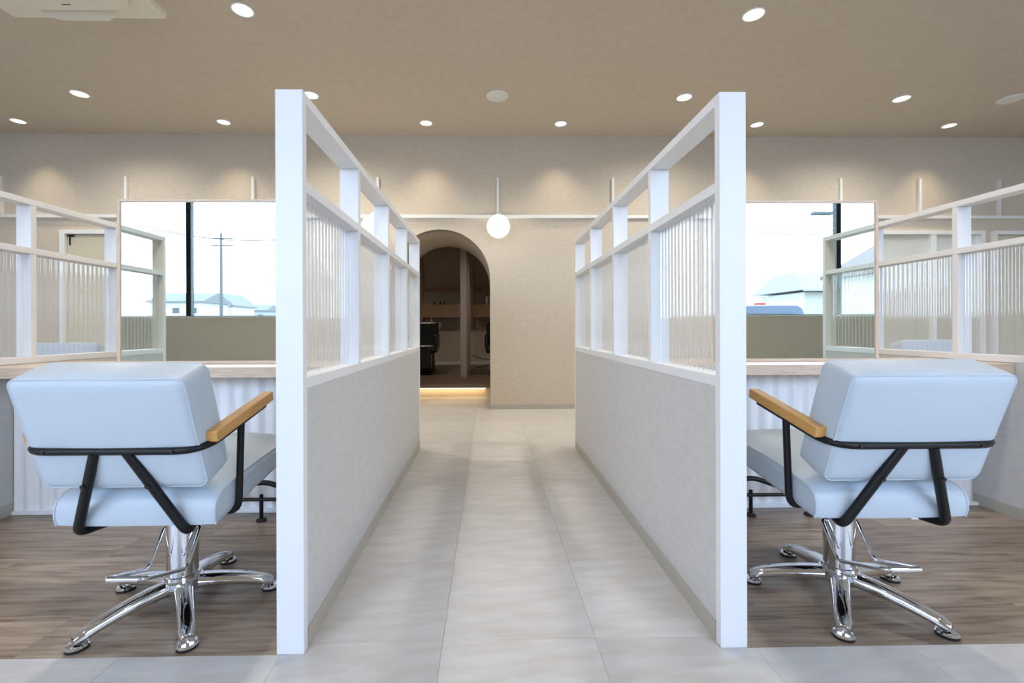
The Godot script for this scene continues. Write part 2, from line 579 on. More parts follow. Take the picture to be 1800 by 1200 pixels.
# ------------------------------------------------------------------ far wall
func build_far_wall_fittings() -> void:
	# white rail and uprights fixed to the far wall
	var rail := thing("wall_rail", "long white horizontal rail fixed along the far beige wall", "rail", Vector3(0, 2.258, -WALL_D))
	bar("rail", M.white_trim, rail, LEFT_X + 0.02, RIGHT_X - 0.02, 2.24, 2.277, WALL_D - 0.034, WALL_D - 0.0005)
	for x in [-5.59, -4.175, -2.722, -1.280, 0.118, 1.470, 2.83, 4.186, 5.14, 6.10]:
		var name_ := "white upright bar on the far wall, standing on the horizontal rail"
		var lab := name_
		if absf(x - 0.118) < 0.01:
			lab = "white upright bar on the far wall above the globe lamp beside the arch"
		elif absf(x + 1.28) < 0.01:
			lab = "white upright bar above the globe lamp half hidden by the partition"
		var o := thing("wall_upright", lab, "wall bar", Vector3(x, 2.277, -WALL_D), "white uprights along the far wall")
		bar("upright", M.white_trim, o, x - 0.0145, x + 0.0145, 2.2775, 2.716, WALL_D - 0.036, WALL_D - 0.0005)
	# globe lamps
	var gm := glow("globe_glow", Color(1.0, 0.99, 0.97), 0.85)
	for x in [0.118, -1.280]:
		var o := thing("globe_lamp", "white glass globe lamp on the far wall beside the arched doorway" if x > 0 else "white glass globe lamp half hidden behind the partition's upper opening", "lamp", Vector3(x, 2.26, -WALL_D), "globe lamps on the far wall")
		part("stem", tube_mesh([Vector3(0, 0.0, 0.035), Vector3(0, 0.0, 0.235), Vector3(0, -0.06, 0.235)], 0.008, 0.02), M.white_trim, o)
		var c := Vector3(0, -0.165, 0.235)
		var b := MB.new()
		b.sphere(c, Vector3.ONE * 0.131, 40, 24)
		part("globe", b.mesh(), gm, o)
		part("cap", lathe_mesh([Vector2(0.0005, -0.04), Vector2(0.032, -0.04), Vector2(0.032, -0.02), Vector2(0.0005, -0.02)]), M.white_trim, o, Vector3(0, 0.0, 0.235))
		var l := OmniLight3D.new()
		l.light_color = Color(1.0, 0.96, 0.9)
		l.light_energy = 0.12
		l.light_size = 0.12
		l.omni_range = 14.0
		l.omni_attenuation = 2.0
		l.shadow_enabled = true
		o.add_child(l)
		l.position = c
	# hinged door on the left
	var face := WALL_D
	var d1 := thing("door_1", "beige flush door in a white frame in the far wall beyond the left booth", "door", Vector3(-4.44, 0, -face))
	d1.set_meta("kind", "structure")
	d1.remove_meta("category")
	bar("jamb", M.white_trim, d1, -4.92, -4.855, 0, 2.097, face - 0.045, face)
	bar("jamb", M.white_trim, d1, -4.02, -3.955, 0, 2.097, face - 0.045, face)
	bar("door_head", M.white_trim, d1, -4.855, -4.02, 2.05, 2.097, face - 0.045, face)
	var leaf := bar("door_leaf", M.door_beige, d1, -4.846, -4.026, 0.008, 2.036, face - 0.016, face - 0.002)
	var cl := MB.new()
	cl.box(Vector3(-0.40, 1.0, 0.007), Vector3(-0.33, 1.018, 0.022))
	cl.box(Vector3(-0.385, 0.90, 0.007), Vector3(-0.375, 1.0, 0.016))
	part("hinge", cl.mesh(), M.black_steel, leaf)
	# sliding door with ribbed panes on the right
	var d2 := thing("door_2", "white framed sliding door with ribbed panes in the far wall", "door", Vector3(5.2, 0, -face))
	d2.set_meta("kind", "structure")
	d2.remove_meta("category")
	bar("jamb", M.white_trim, d2, 4.40, 4.445, 0, 2.095, face - 0.045, face)
	bar("jamb", M.white_trim, d2, 5.87, 5.915, 0, 2.095, face - 0.045, face)
	bar("door_head", M.white_trim, d2, 4.445, 5.87, 2.05, 2.095, face - 0.045, face)
	bar("mullion", M.white_trim, d2, 5.255, 5.325, 0, 2.05, face - 0.042, face)
	for s in [[4.445, 5.255], [5.325, 5.87]]:
		bar("backing_panel", M.door_beige, d2, s[0], s[1], 0.02, 2.05, face - 0.006, face)
		var sheet := MB.new()
		corrugate(sheet, s[1] - s[0] - 0.004, 0.02, 2.05, 0.022, 0.003, 0.002, true)
		part("ribbed_pane", sheet.mesh(), M.corrugated_clear, d2, Vector3((s[0] + s[1]) / 2 - 5.2, 0, 0.02))
	var d3 := thing("door_3", "beige door at the far right end of the far wall", "door", Vector3(6.5, 0, -face))
	d3.set_meta("kind", "structure")
	d3.remove_meta("category")
	bar("jamb", M.white_trim, d3, 6.02, 6.065, 0, 2.095, face - 0.045, face)
	bar("jamb", M.white_trim, d3, 6.90, 6.945, 0, 2.095, face - 0.045, face)
	bar("door_head", M.white_trim, d3, 6.065, 6.90, 2.05, 2.095, face - 0.045, face)
	bar("door_leaf", M.door_beige, d3, 6.072, 6.894, 0.008, 2.04, face - 0.016, face - 0.002)

# corrugated sheet standing in x,y (or z,y), centred on the origin along its length
func corrugate(b: MB, length: float, y0: float, y1: float, pitch: float, amp: float, thick: float, along_x: bool) -> void:
	var cols := int(length / pitch * 14.0) + 1
	var ring := PackedVector2Array()
	for k in cols:
		var s := -length / 2 + length * k / (cols - 1)
		ring.append(Vector2(s, sin(TAU * s / pitch) * amp + thick / 2))
	for k in range(cols - 1, -1, -1):
		var s := -length / 2 + length * k / (cols - 1)
		ring.append(Vector2(s, sin(TAU * s / pitch) * amp - thick / 2))
	var rows := []
	for y in [y0, y1]:
		var row := PackedVector3Array()
		for q in ring:
			row.append(Vector3(q.x, y, q.y) if along_x else Vector3(q.y, y, q.x))
		rows.append(row)
	b.grid(rows, true, false, along_x)

# ------------------------------------------------------------------ shampoo room behind the arch
func build_shampoo_room() -> void:
	var H := 0.185
	wall_box("wall_shampoo_left", M.wallpaper, -3.2, -3.1, 0, 2.6, 6.48, 9.7)
	wall_box("wall_shampoo_right", M.wallpaper, 2.5, 2.6, 0, 2.6, 6.48, 9.7)
	wall_box("wall_shampoo_back", M.wallpaper, -3.2, 2.6, 0, 2.7, 9.68, 9.8)
	wall_box("ceiling_shampoo", M.wallpaper, -3.2, 2.6, 2.6, 2.7, 6.40, 9.7)
	wall_box("baseboard_shampoo", M.white_trim, -3.1, 2.5, H, H + 0.06, 9.672, 9.68)
	# raised floor and its riser
	wall_box("floor_raised", M.dark_plank, -3.1, 2.5, 0.0, H - 0.052, 6.485, 9.68)
	var top := struct("floor_shampoo", null, M.dark_plank)
	var b := MB.new()
	b.box(Vector3(-3.1, H - 0.05, -9.68), Vector3(2.5, H - 0.014, -6.482))
	b.box(Vector3(ARCH_L + 0.002, H - 0.05, -6.482), Vector3(ARCH_C + ARCH_R - 0.002, H, -6.25))
	top.mesh = b.mesh()
	var d := 6.484
	var row := 0
	while d < 9.6:
		var x := -3.1 - 0.3 * (row % 3)
		while x < 2.5:
			var a := maxf(x, -3.1)
			var e := minf(x + 1.3, 2.5)
			if e - a > 0.02:
				part("floor_plank", rbox(Vector3(e - a - 0.001, 0.014, 0.2), 0.001), M.dark_plank, top, Vector3((a + e) / 2, H - 0.007, -(d + 0.1005)))
			x += 1.3
		d += 0.201
		row += 1
	wall_box("step_riser", M.wallpaper, ARCH_L + 0.002, ARCH_C + ARCH_R - 0.002, 0, H - 0.052, 6.32, 6.34)
	# light strip under the nosing of the step
	var strip := thing("step_light", "warm glowing light strip under the step in the arched doorway", "light strip", Vector3(-0.56, H - 0.053, -6.285))
	part("housing", rbox(Vector3(1.05, 0.004, 0.022), 0.001), M.white_trim, strip, Vector3(0, -0.001, 0))
	part("light_bar", rbox(Vector3(1.04, 0.016, 0.012), 0.003), glow("strip_glow", Color(1.0, 0.93, 0.76), 2.2), strip, Vector3(0, -0.011, 0))
	var l := AreaLight3D.new()
	l.area_size = Vector2(1.02, 0.012)
	l.light_color = Color(1.0, 0.83, 0.56)
	l.light_energy = 0.11
	l.shadow_enabled = true
	l.set("area_range", 12.0)
	strip.add_child(l)
	l.position = Vector3(0, -0.021, 0)
	l.rotation = Vector3(-PI / 2, 0, 0)
	# divider between the shampoo places
	var dv := thing("divider_panel", "tall pale wooden divider standing on the raised floor behind the arch", "divider", Vector3(-0.386, H, -7.94))
	bar("panel", M.divider_wood, dv, -0.437, -0.336, H, 2.599, 7.13, 8.75, 0.003)
	# shelf and wall cabinet
	for s in [[-1.36, -0.47], [-0.30, 1.5]]:
		var lab := "left of" if s[0] < -1 else "right of"
		var sh := thing("wall_shelf", "thin wooden wall shelf %s the divider in the dark room" % lab, "shelf", Vector3((s[0] + s[1]) / 2, 1.75, -9.68), "shelves in the shampoo room")
		bar("board", M.cabinet_wood, sh, s[0], s[1], 1.745, 1.77, 9.42, 9.679)
		bar("side_panel", M.cabinet_wood, sh, s[0] - 0.02, s[0], 0.95, 2.4, 9.60, 9.679)
		var cb := thing("wall_cabinet", "wooden wall cabinet %s the divider, under the shelf" % lab, "cabinet", Vector3((s[0] + s[1]) / 2, 1.18, -9.68), "wall cabinets in the shampoo room")
		bar("body", M.cabinet_wood, cb, s[0] + 0.02, s[1], 1.19, 1.43, 9.36, 9.598, 0.003)
		bar("front", M.cabinet_wood, cb, s[0], s[1] + 0.02, 1.18, 1.44, 9.34, 9.3595, 0.003)
	for x in [-1.12, -0.99, -0.91]:
		var bo := thing("bottle", "small dark bottle standing on the wooden wall cabinet", "bottle", Vector3(x, 1.4305, -9.46), "bottles on the wall cabinet")
		part("body", lathe_mesh([Vector2(0.0005, 0), Vector2(0.022, 0), Vector2(0.022, 0.05), Vector2(0.01, 0.062), Vector2(0.01, 0.07)], 16), M.cassette_dark, bo)
		part("cap", lathe_mesh([Vector2(0.0115, 0.066), Vector2(0.0115, 0.082), Vector2(0.0005, 0.082)], 12), M.black_gloss, bo)
	var wb := thing("bottle", "tall white bottle standing on the wall cabinet right of the divider", "bottle", Vector3(-0.03, 1.4305, -9.45))
	part("body", lathe_mesh([Vector2(0.0005, 0), Vector2(0.026, 0), Vector2(0.026, 0.17), Vector2(0.012, 0.19), Vector2(0.012, 0.205)], 16), M.white_ceramic, wb)
	part("cap", lathe_mesh([Vector2(0.015, 0.2), Vector2(0.015, 0.23), Vector2(0.0005, 0.23)], 12), M.black_gloss, wb)
	for x in [-1.13, 0.22]:
		shampoo_chair(x, H)
	var lm := glow("fill_lamp_glow", Color(1.0, 0.85, 0.65), 1.0)
	for x in [-1.3, 0.6]:  # unseen ceiling lamps, added to brighten the room behind the arch
		var fill_lamp := thing("ceiling_downlight", "added unseen ceiling lamp that brightens the shampoo room", "downlight", Vector3(x, 2.6, -7.7), "added fill lamps in the shampoo room")
		part("lamp_disc", lathe_mesh([Vector2(0.06, -0.0008), Vector2(0.06, -0.004), Vector2(0.0005, -0.004)], 24), lm, fill_lamp)
		var sl := SpotLight3D.new()
		sl.light_color = Color(1.0, 0.94, 0.86)
		sl.light_energy = 2.2
		sl.light_size = 0.06
		sl.spot_angle = 70.0
		sl.spot_range = 10.0
		sl.spot_attenuation = 2.0
		sl.shadow_enabled = true
		fill_lamp.add_child(sl)
		sl.position = Vector3(0, -0.012, 0)
		sl.rotation = Vector3(-PI / 2, 0, 0)

func shampoo_chair(x: float, h: float) -> void:
	var lab := "left of" if x < -1 else "right of"
	var o := thing("shampoo_chair", "black reclining shampoo chair %s the divider behind the arch" % lab, "chair", Vector3(x, h, -7.75), "shampoo chairs")
	part("base_plate", rbox(Vector3(0.42, 0.025, 0.62), 0.01, 2), M.black_steel, o, Vector3(0, 0.0125, -0.05))
	part("pedestal", rbox(Vector3(0.30, 0.36, 0.36), 0.04, 3), M.black_gloss, o, Vector3(0, 0.2, -0.05))
	part("seat", rbox(Vector3(0.53, 0.14, 0.52), 0.05, 4), M.black_gloss, o, Vector3(0, 0.42, -0.02))
	var bk := part("backrest", rbox(Vector3(0.50, 0.52, 0.13), 0.05, 4), M.black_gloss, o, Vector3(0, 0.63, -0.30))
	bk.rotation.x = -0.3
	var lr := part("leg_rest", rbox(Vector3(0.36, 0.34, 0.09), 0.03, 3), M.black_gloss, o, Vector3(0, 0.25, 0.22))
	lr.rotation.x = -0.2
	for s in [-1, 1]:
		part("armrest", rbox(Vector3(0.07, 0.24, 0.44), 0.03, 3), M.black_gloss, o, Vector3(s * 0.245, 0.55, -0.08))
	part("foot_knob", lathe_mesh([Vector2(0.0005, 0), Vector2(0.032, 0.0), Vector2(0.04, 0.02), Vector2(0.03, 0.045), Vector2(0.0005, 0.055)], 20), M.chrome, o, Vector3(-0.03 if x < -1 else 0.03, 0.0, 0.30))
	var bs := thing("shampoo_basin", "white ceramic shampoo basin behind the black chair %s the divider" % lab, "basin", Vector3(x, h, -8.48), "shampoo basins")
	var bowl := MB.new()
	bowl.lathe([Vector2(0.10, 0.66), Vector2(0.18, 0.70), Vector2(0.24, 0.78), Vector2(0.26, 0.87), Vector2(0.25, 0.875), Vector2(0.22, 0.79), Vector2(0.15, 0.72), Vector2(0.0005, 0.70)], 32)
	part("bowl", bowl.mesh(), M.white_ceramic, bs)
	part("stand", lathe_mesh([Vector2(0.0005, 0), Vector2(0.16, 0), Vector2(0.14, 0.05), Vector2(0.11, 0.5), Vector2(0.11, 0.67)], 24), M.cassette_dark, bs)
	part("tap", tube_mesh([Vector3(0.05, 0.84, -0.22), Vector3(0.05, 0.98, -0.22), Vector3(0.05, 0.99, -0.10)], 0.01, 0.03), M.chrome, bs)
	if x > 0:
		var c := MB.new()
		c.tube(fillet([Vector3(-0.5, 0.30, -0.20), Vector3(-0.42, 0.27, -0.1), Vector3(-0.3, 0.24, 0.0), Vector3(-0.14, 0.24, 0.0)], 0.1), 0.006, 8)
		part("power_cord", c.mesh(), M.black_gloss, o)
		var c2 := MB.new()
		c2.tube(fillet([Vector3(-0.5, 0.02, -0.20), Vector3(-0.40, 0.10, -0.1), Vector3(-0.28, 0.12, 0.0), Vector3(-0.14, 0.2, 0.0)], 0.1), 0.006, 8)
		part("power_cord", c2.mesh(), M.black_gloss, o)

# ------------------------------------------------------------------ window wall behind the camera
func build_windows() -> void:
	var s := 1.170
	var t := CEIL - 0.001
	var d := GLASS_D
	wall_box("wall_front", M.wallpaper, LEFT_X, RIGHT_X, 0, s - 0.02, d - 0.15, d)
	wall_box("wall_front_pier", M.wallpaper, PIER[0], PIER[1], s - 0.02, CEIL, d - 0.15, d)
	var k := 0
	for side in [[LEFT_X, -5.13, PIER[0]], [PIER[1], 6.16, RIGHT_X]]:
		k += 1
		var w := thing("window_%d" % k, "black framed shop window seen in the mirror", "window", Vector3(side[1], s, -d))
		w.set_meta("kind", "structure")
		w.remove_meta("category")
		bar("window_sill", M.white_trim, w, side[0], side[2], s - 0.02, s, d - 0.15, d + 0.012)
		bar("frame_bottom", M.black_frame, w, side[0], side[2], s, s + 0.012, d - 0.11, d - 0.05)
		bar("frame_top", M.black_frame, w, side[0], side[2], t - 0.015, t, d - 0.11, d - 0.03)
		bar("mullion", M.black_frame, w, side[1] - 0.041, side[1] + 0.041, s + 0.012, t - 0.015, d - 0.12, d - 0.03)
		for q in [[side[0], side[1] - 0.041], [side[1] + 0.041, side[2]]]:
			bar("pane", M.window_glass, w, q[0], q[1], s + 0.012, t - 0.015, d - 0.083, d - 0.077)

const PIER := [-1.15, 1.5]

# ------------------------------------------------------------------ partitions
const POSTS := [1.333, 1.906, 2.473, 3.032, 3.566]
func build_partitions() -> void:
	partition(-0.62, -0.54, "white framed partition with clear ribbed panes along the aisle, overlapping the arched doorway")
	partition(0.687, 0.767, "white framed partition with clear ribbed panes along the aisle, away from the arched doorway")
	partition(-2.529, -2.448, "white framed ribbed partition between the booth and the far wall's beige hinged door")
	partition(2.607, 2.688, "white framed ribbed partition in front of the far wall's sliding door")

func partition(x0: float, x1: float, label: String) -> void:
	var o := thing("partition_screen", label, "partition", Vector3((x0 + x1) / 2, 0, -2.46), "white framed partitions")
	var T := 0.031
	var e: float = POSTS[4] + T
	bar("end_post", M.white_paint, o, x0, x1, 0, 1.65, POSTS[0], POSTS[0] + 0.029)
	bar("end_post", M.white_paint, o, x0, x1, 0, 1.65, POSTS[4], e)
	bar("top_rail", M.white_paint, o, x0, x1, 1.619, 1.65, POSTS[0] + 0.029, POSTS[4])
	bar("middle_rail", M.white_paint, o, x0, x1, 1.357, 1.389, POSTS[0] + 0.029, POSTS[4])
	bar("sill_rail", M.white_paint, o, x0, x1, 0.772, 0.806, POSTS[0] + 0.029, POSTS[4])
	bar("half_wall", M.half_wall_paper, o, x0 + 0.0015, x1 - 0.0015, 0.0, 0.772, POSTS[0] + 0.029, POSTS[4], 0.001)
	for s in [[x0 - 0.002, x0 + 0.001], [x1 - 0.001, x1 + 0.002]]:
		bar("baseboard", M.baseboard_vinyl, o, s[0], s[1], 0.0, 0.06, POSTS[0] + 0.030, POSTS[4] - 0.001, 0.001)
	for k in range(1, 4):
		bar("stile", M.white_paint, o, x0 + 0.001, x1 - 0.001, 0.806, 1.357, POSTS[k], POSTS[k] + T)
		bar("stile", M.white_paint, o, x0 + 0.001, x1 - 0.001, 1.389, 1.619, POSTS[k], POSTS[k] + T)
	for k in 4:
		var a: float = POSTS[k] + (0.029 if k == 0 else T)
		var b: float = POSTS[k + 1]
		var sheet := MB.new()
		corrugate(sheet, b - a - 0.002, 0.8065, 1.3565, 0.032, 0.0068, 0.0012, false)
		part("ribbed_pane", sheet.mesh(), M.corrugated_clear, o, Vector3(0, 0, -(a + b) / 2 + 2.46))

# ------------------------------------------------------------------ counters, mirrors, footrests
func build_counters() -> void:
	for s in [[-2.447, -0.621, "arched-doorway side of the aisle"], [0.768, 2.606, "side away from the arched doorway"]]:
		var x0: float = s[0]
		var x1: float = s[1]
		var o := thing("styling_counter", "oak counter on white corrugated panelling, " + s[2], "counter", Vector3((x0 + x1) / 2, 0, -2.43), "styling counters")
		bar("worktop", M.oak_x, o, x0, x1, 0.716, 0.768, 2.20, 2.66, 0.002)
		bar("core_wall", M.white_sheet, o, x0, x1, 0.0, 0.716, 2.398, 2.462, 0.001)
		bar("base_trim", M.white_sheet, o, x0, x1, 0.0, 0.018, 2.366, 2.398, 0.002)
		bar("base_trim", M.white_sheet, o, x0, x1, 0.0, 0.018, 2.462, 2.494, 0.002)
		for f in [2.387, 2.473]:
			var b := MB.new()
			corrugate(b, x1 - x0 - 0.002, 0.018, 0.716, 0.0785, 0.009, 0.002, true)
			part("corrugated_panel", b.mesh(), M.white_sheet, o, Vector3(0, 0, 2.43 - f))
	for s in [[-1.942, -1.055, "arched-doorway side of the aisle"], [1.218, 2.105, "side away from the arched doorway"]]:
		var x0: float = s[0]
		var x1: float = s[1]
		var y0 := 0.7682
		var y1 := 1.633
		var o := thing("styling_mirror", "square mirror in thin oak frame on the counter, " + s[2], "mirror", Vector3((x0 + x1) / 2, y0, -2.425), "styling mirrors")
		bar("frame_side", M.oak_y, o, x0, x0 + 0.017, y0, y1, 2.405, 2.445)
		bar("frame_side", M.oak_y, o, x1 - 0.017, x1, y0, y1, 2.405, 2.445)
		bar("frame_top", M.oak_x, o, x0 + 0.017, x1 - 0.017, y1 - 0.015, y1, 2.405, 2.445)
		bar("frame_bottom", M.oak_x, o, x0 + 0.017, x1 - 0.017, y0, y0 + 0.015, 2.405, 2.445)
		bar("mirror_glass", M.mirror_silver, o, x0 + 0.017, x1 - 0.017, y0 + 0.015, y1 - 0.015, 2.411, 2.439, 0.0015)
	for s in [[-1.128, "arched-doorway side of the aisle"], [1.325, "side away from the arched doorway"]]:
		var o := thing("footrest", "black tubular footrest standing under the counter, " + s[1], "footrest", Vector3(s[0], 0, -2.28), "footrests")
		part("upper_bar", tube_mesh([Vector3(-0.30, 0.125, 0.0), Vector3(-0.16, 0.125, 0), Vector3(-0.03, 0.185, 0), Vector3(0.03, 0.185, 0), Vector3(0.16, 0.14, 0), Vector3(0.30, 0.135, 0)], 0.0125, 0.04), M.black_steel, o)
		part("lower_bar", tube_mesh([Vector3(-0.30, 0.105, 0.01), Vector3(0.30, 0.105, 0.01)], 0.009), M.black_steel, o)
		for x in [-0.30, 0.0, 0.30]:
			part("leg", tube_mesh([Vector3(x, 0.012, 0.01), Vector3(x, 0.13, 0.01)], 0.009), M.black_steel, o)
			part("foot_pad", lathe_mesh([Vector2(0.0005, 0), Vector2(0.024, 0), Vector2(0.024, 0.008), Vector2(0.0005, 0.016)], 20), M.rubber, o, Vector3(x, 0, 0.01))

# ------------------------------------------------------------------ ceiling fittings
func build_ceiling() -> void:
	var rows := [
		{"d": 3.25, "x": [-1.737, 1.929], "r": 0.066, "e": 3.2, "a": 74.0, "c": Color(1.0, 0.965, 0.92), "lab": "round recessed downlight in the ceiling row above the booths"},
		{"d": 4.427, "x": [-3.92, -1.715, 1.935, 4.108], "r": 0.066, "e": 4.4, "a": 80.0, "c": Color(1.0, 0.97, 0.91), "lab": "round cool white downlight in the middle ceiling row"},
		{"d": 5.012, "x": [-5.095, -2.887, -0.677, 0.81, 3.009, 5.193], "r": 0.060, "e": 1.6, "a": 45.0, "c": Color(1.0, 0.93, 0.82), "lab": "small warm downlight in the ceiling row along the far wall"},
		{"d": 1.9, "x": [-1.737, 0.1, 1.929], "r": 0.066, "e": 2.6, "a": 74.0, "c": Color(1.0, 0.965, 0.92), "lab": "round recessed downlight in the ceiling row over the chairs"},
		{"d": -0.7, "x": [-3.92, -1.737, 1.929, 4.108], "r": 0.066, "e": 3.8, "a": 74.0, "c": Color(1.0, 0.965, 0.92), "lab": "round recessed downlight in the ceiling row nearest the shop window"},
	]
	for r in rows:
		var disc := glow("downlight_glow_%d" % rows.find(r), r.c.lerp(Color.WHITE, 0.4), 2.6)
		for x in r.x:
			var o := thing("ceiling_downlight", r.lab, "downlight", Vector3(x, CEIL, -r.d), "recessed ceiling downlights")
			var q: float = r.r
			part("trim_ring", lathe_mesh([Vector2(q + 0.012, -0.0005), Vector2(q + 0.011, -0.006), Vector2(q + 0.002, -0.007), Vector2(q, -0.001)], 32), M.white_trim, o)
			part("lamp_disc", lathe_mesh([Vector2(q, -0.0008), Vector2(q, -0.003), Vector2(0.0005, -0.003)], 32), disc, o)
			var l := SpotLight3D.new()
			l.light_color = r.c
			l.light_energy = r.e
			l.light_size = q
			l.spot_angle = r.a
			l.spot_angle_attenuation = 1.0
			l.spot_range = 14.0
			l.spot_attenuation = 2.0
			l.shadow_enabled = true
			o.add_child(l)
			l.position = Vector3(0, -0.012, 0)
			l.rotation = Vector3(-PI / 2, 0, 0)
	for x in [0.095, 5.207]:
		var o := thing("ceiling_plate", "flat white round cover plate on the ceiling " + ("above the aisle" if x < 1 else "beside the cool white downlights, far along"), "ceiling plate", Vector3(x, CEIL, -4.42), "round ceiling plates")
		part("plate", lathe_mesh([Vector2(0.107, -0.0005), Vector2(0.107, -0.006), Vector2(0.10, -0.011), Vector2(0.0005, -0.012)], 40), M.white_trim, o)
	cassette()

func rounded_rect(hx: float, hz: float, r: float, seg := 6) -> PackedVector2Array:
	var p := PackedVector2Array()
	for q in [[1, 1, 0.0], [-1, 1, PI / 2], [-1, -1, PI], [1, -1, PI * 1.5]]:
		for k in seg + 1:
			var w: float = q[2] + PI / 2 * k / seg
			p.append(Vector2(q[0] * (hx - r) + cos(w) * r, q[1] * (hz - r) + sin(w) * r))
	return p

func slab(poly_lo: PackedVector2Array, poly_hi: PackedVector2Array, y0: float, y1: float) -> ArrayMesh:   # flat plate, underside poly_lo at y0
	var b := MB.new()
	var lo := PackedVector3Array()
	var hi := PackedVector3Array()
	for p in poly_lo:
		lo.append(Vector3(p.x, y0, -p.y))
	for p in poly_hi:
		hi.append(Vector3(p.x, y1, -p.y))
	b.grid([lo, hi], true)
	b.fan(lo, Vector3.DOWN)
	b.fan(hi, Vector3.UP)
	return b.mesh()

func cassette() -> void:
	var o := thing("ceiling_air_conditioner", "square cream cassette air conditioner with louvre flaps set in the ceiling", "air conditioner", Vector3(-2.845, CEIL, -2.765))
	part("face_panel", slab(rounded_rect(0.543, 0.543, 0.03), rounded_rect(0.55, 0.55, 0.03), -0.03, -0.0005), M.cassette_plastic, o)
	part("neck", slab(rounded_rect(0.375, 0.375, 0.12, 10), rounded_rect(0.375, 0.375, 0.12, 10), -0.056, -0.03), M.cassette_plastic, o)
	part("grille_body", slab(rounded_rect(0.40, 0.40, 0.13, 10), rounded_rect(0.43, 0.43, 0.14, 10), -0.070, -0.054), M.cassette_plastic, o)
	var g := part("intake_grille", slab(rounded_rect(0.31, 0.31, 0.05), rounded_rect(0.315, 0.315, 0.05), -0.075, -0.070), M.cassette_plastic, o)
	for k in 9:
		part("slat", rbox(Vector3(0.50, 0.004, 0.012), 0.001), M.cassette_plastic, g, Vector3(0, -0.077, -0.24 + k * 0.06))
	part("badge", rbox(Vector3(0.055, 0.002, 0.008), 0.0005), M.cassette_dark, o, Vector3(0.0, -0.0708, -0.35))
	for k in 4:
		var b := MB.new()
		var rows := []
		for i in 7:
			var f := i / 6.0
			var row := PackedVector3Array()
			for j in 13:
				var u := j / 6.0 - 1.0
				var cut := 0.255 - 0.10 * f * f
				row.append(Vector3(u * cut, -0.044 - 0.034 * f - 0.008 * sin(PI * f), -0.432 - 0.070 * f))
			rows.append(row)
		b.grid(rows)
		var back := []
		for r in rows:
			var q := PackedVector3Array()
			for p in r:
				q.append(p + Vector3(0, 0.005, -0.002))
			back.append(q)
		b.grid(back, false, false, true)
		var fl := part("louvre_flap", b.mesh(), M.cassette_plastic, o)
		fl.rotation.y = k * PI / 2

# ------------------------------------------------------------------ chairs
func lofted_seat(w: float) -> ArrayMesh:
	var b := MB.new()
	# side profile (z back is plus), clockwise from the lower back edge over the top to the lower front edge
	var prof := [Vector2(0.206, 0.360), Vector2(0.213, 0.383), Vector2(0.213, 0.410), Vector2(0.205, 0.432), Vector2(0.180, 0.449), Vector2(0.13, 0.459), Vector2(0.09, 0.466), Vector2(0.03, 0.475), Vector2(-0.05, 0.483), Vector2(-0.15, 0.489), Vector2(-0.25, 0.495), Vector2(-0.31, 0.496), Vector2(-0.335, 0.488), Vector2(-0.345, 0.47), Vector2(-0.342, 0.45), Vector2(-0.33, 0.43)]
	var rows := []
	var nx := 20
	for i in nx + 1:
		var u := 2.0 * i / nx - 1.0
		# even cross spacing with a tight edge
		u = signf(u) * pow(absf(u), 0.75)
		var crown := (1.0 - pow(absf(u), 3.0))
		var row := PackedVector3Array()
		for k in prof.size():
			var p: Vector2 = prof[k]
			var lift := sin(PI * clampf((k - 1.0) / (prof.size() - 3.0), 0, 1))
			row.append(Vector3(u * w / 2, p.y + crown * 0.034 * lift, p.x + crown * 0.010 * cos(PI * clampf(k / 8.0, 0, 1)) * (1.0 if k < 8 else 0.6)))
		rows.append(row)
	b.grid(rows, false, false, true)
	# bottom and bulging sides
	var lo := []
	for r in rows:
		lo.append(PackedVector3Array([r[prof.size() - 1], r[0]]))
	b.grid(lo, false, false, true)
	for s in [-1, 1]:
		var ring: PackedVector3Array = rows[nx if s > 0 else 0]
		var c := Vector3(s * (w / 2 + 0.008), 0.43, -0.06)
		var mid := PackedVector3Array()
		for p in ring:
			mid.append(p.lerp(c, 0.35) + Vector3(s * 0.004, 0, 0))
		b.grid([ring, mid], true, false, s < 0)
		b.fan(mid, Vector3(s, 0, 0))
	return b.mesh()

func seat_edge(w: float, s: float) -> PackedVector3Array:
	var pts := PackedVector3Array()
	for p in [Vector2(0.206, 0.360), Vector2(0.213, 0.383), Vector2(0.213, 0.410), Vector2(0.205, 0.432), Vector2(0.180, 0.449), Vector2(0.13, 0.459), Vector2(0.09, 0.466), Vector2(0.03, 0.475), Vector2(-0.05, 0.483), Vector2(-0.15, 0.489), Vector2(-0.25, 0.495), Vector2(-0.31, 0.496), Vector2(-0.335, 0.488), Vector2(-0.345, 0.47), Vector2(-0.342, 0.45), Vector2(-0.33, 0.43)]:
		pts.append(Vector3(s * w / 2, p.y, p.x))
	return pts

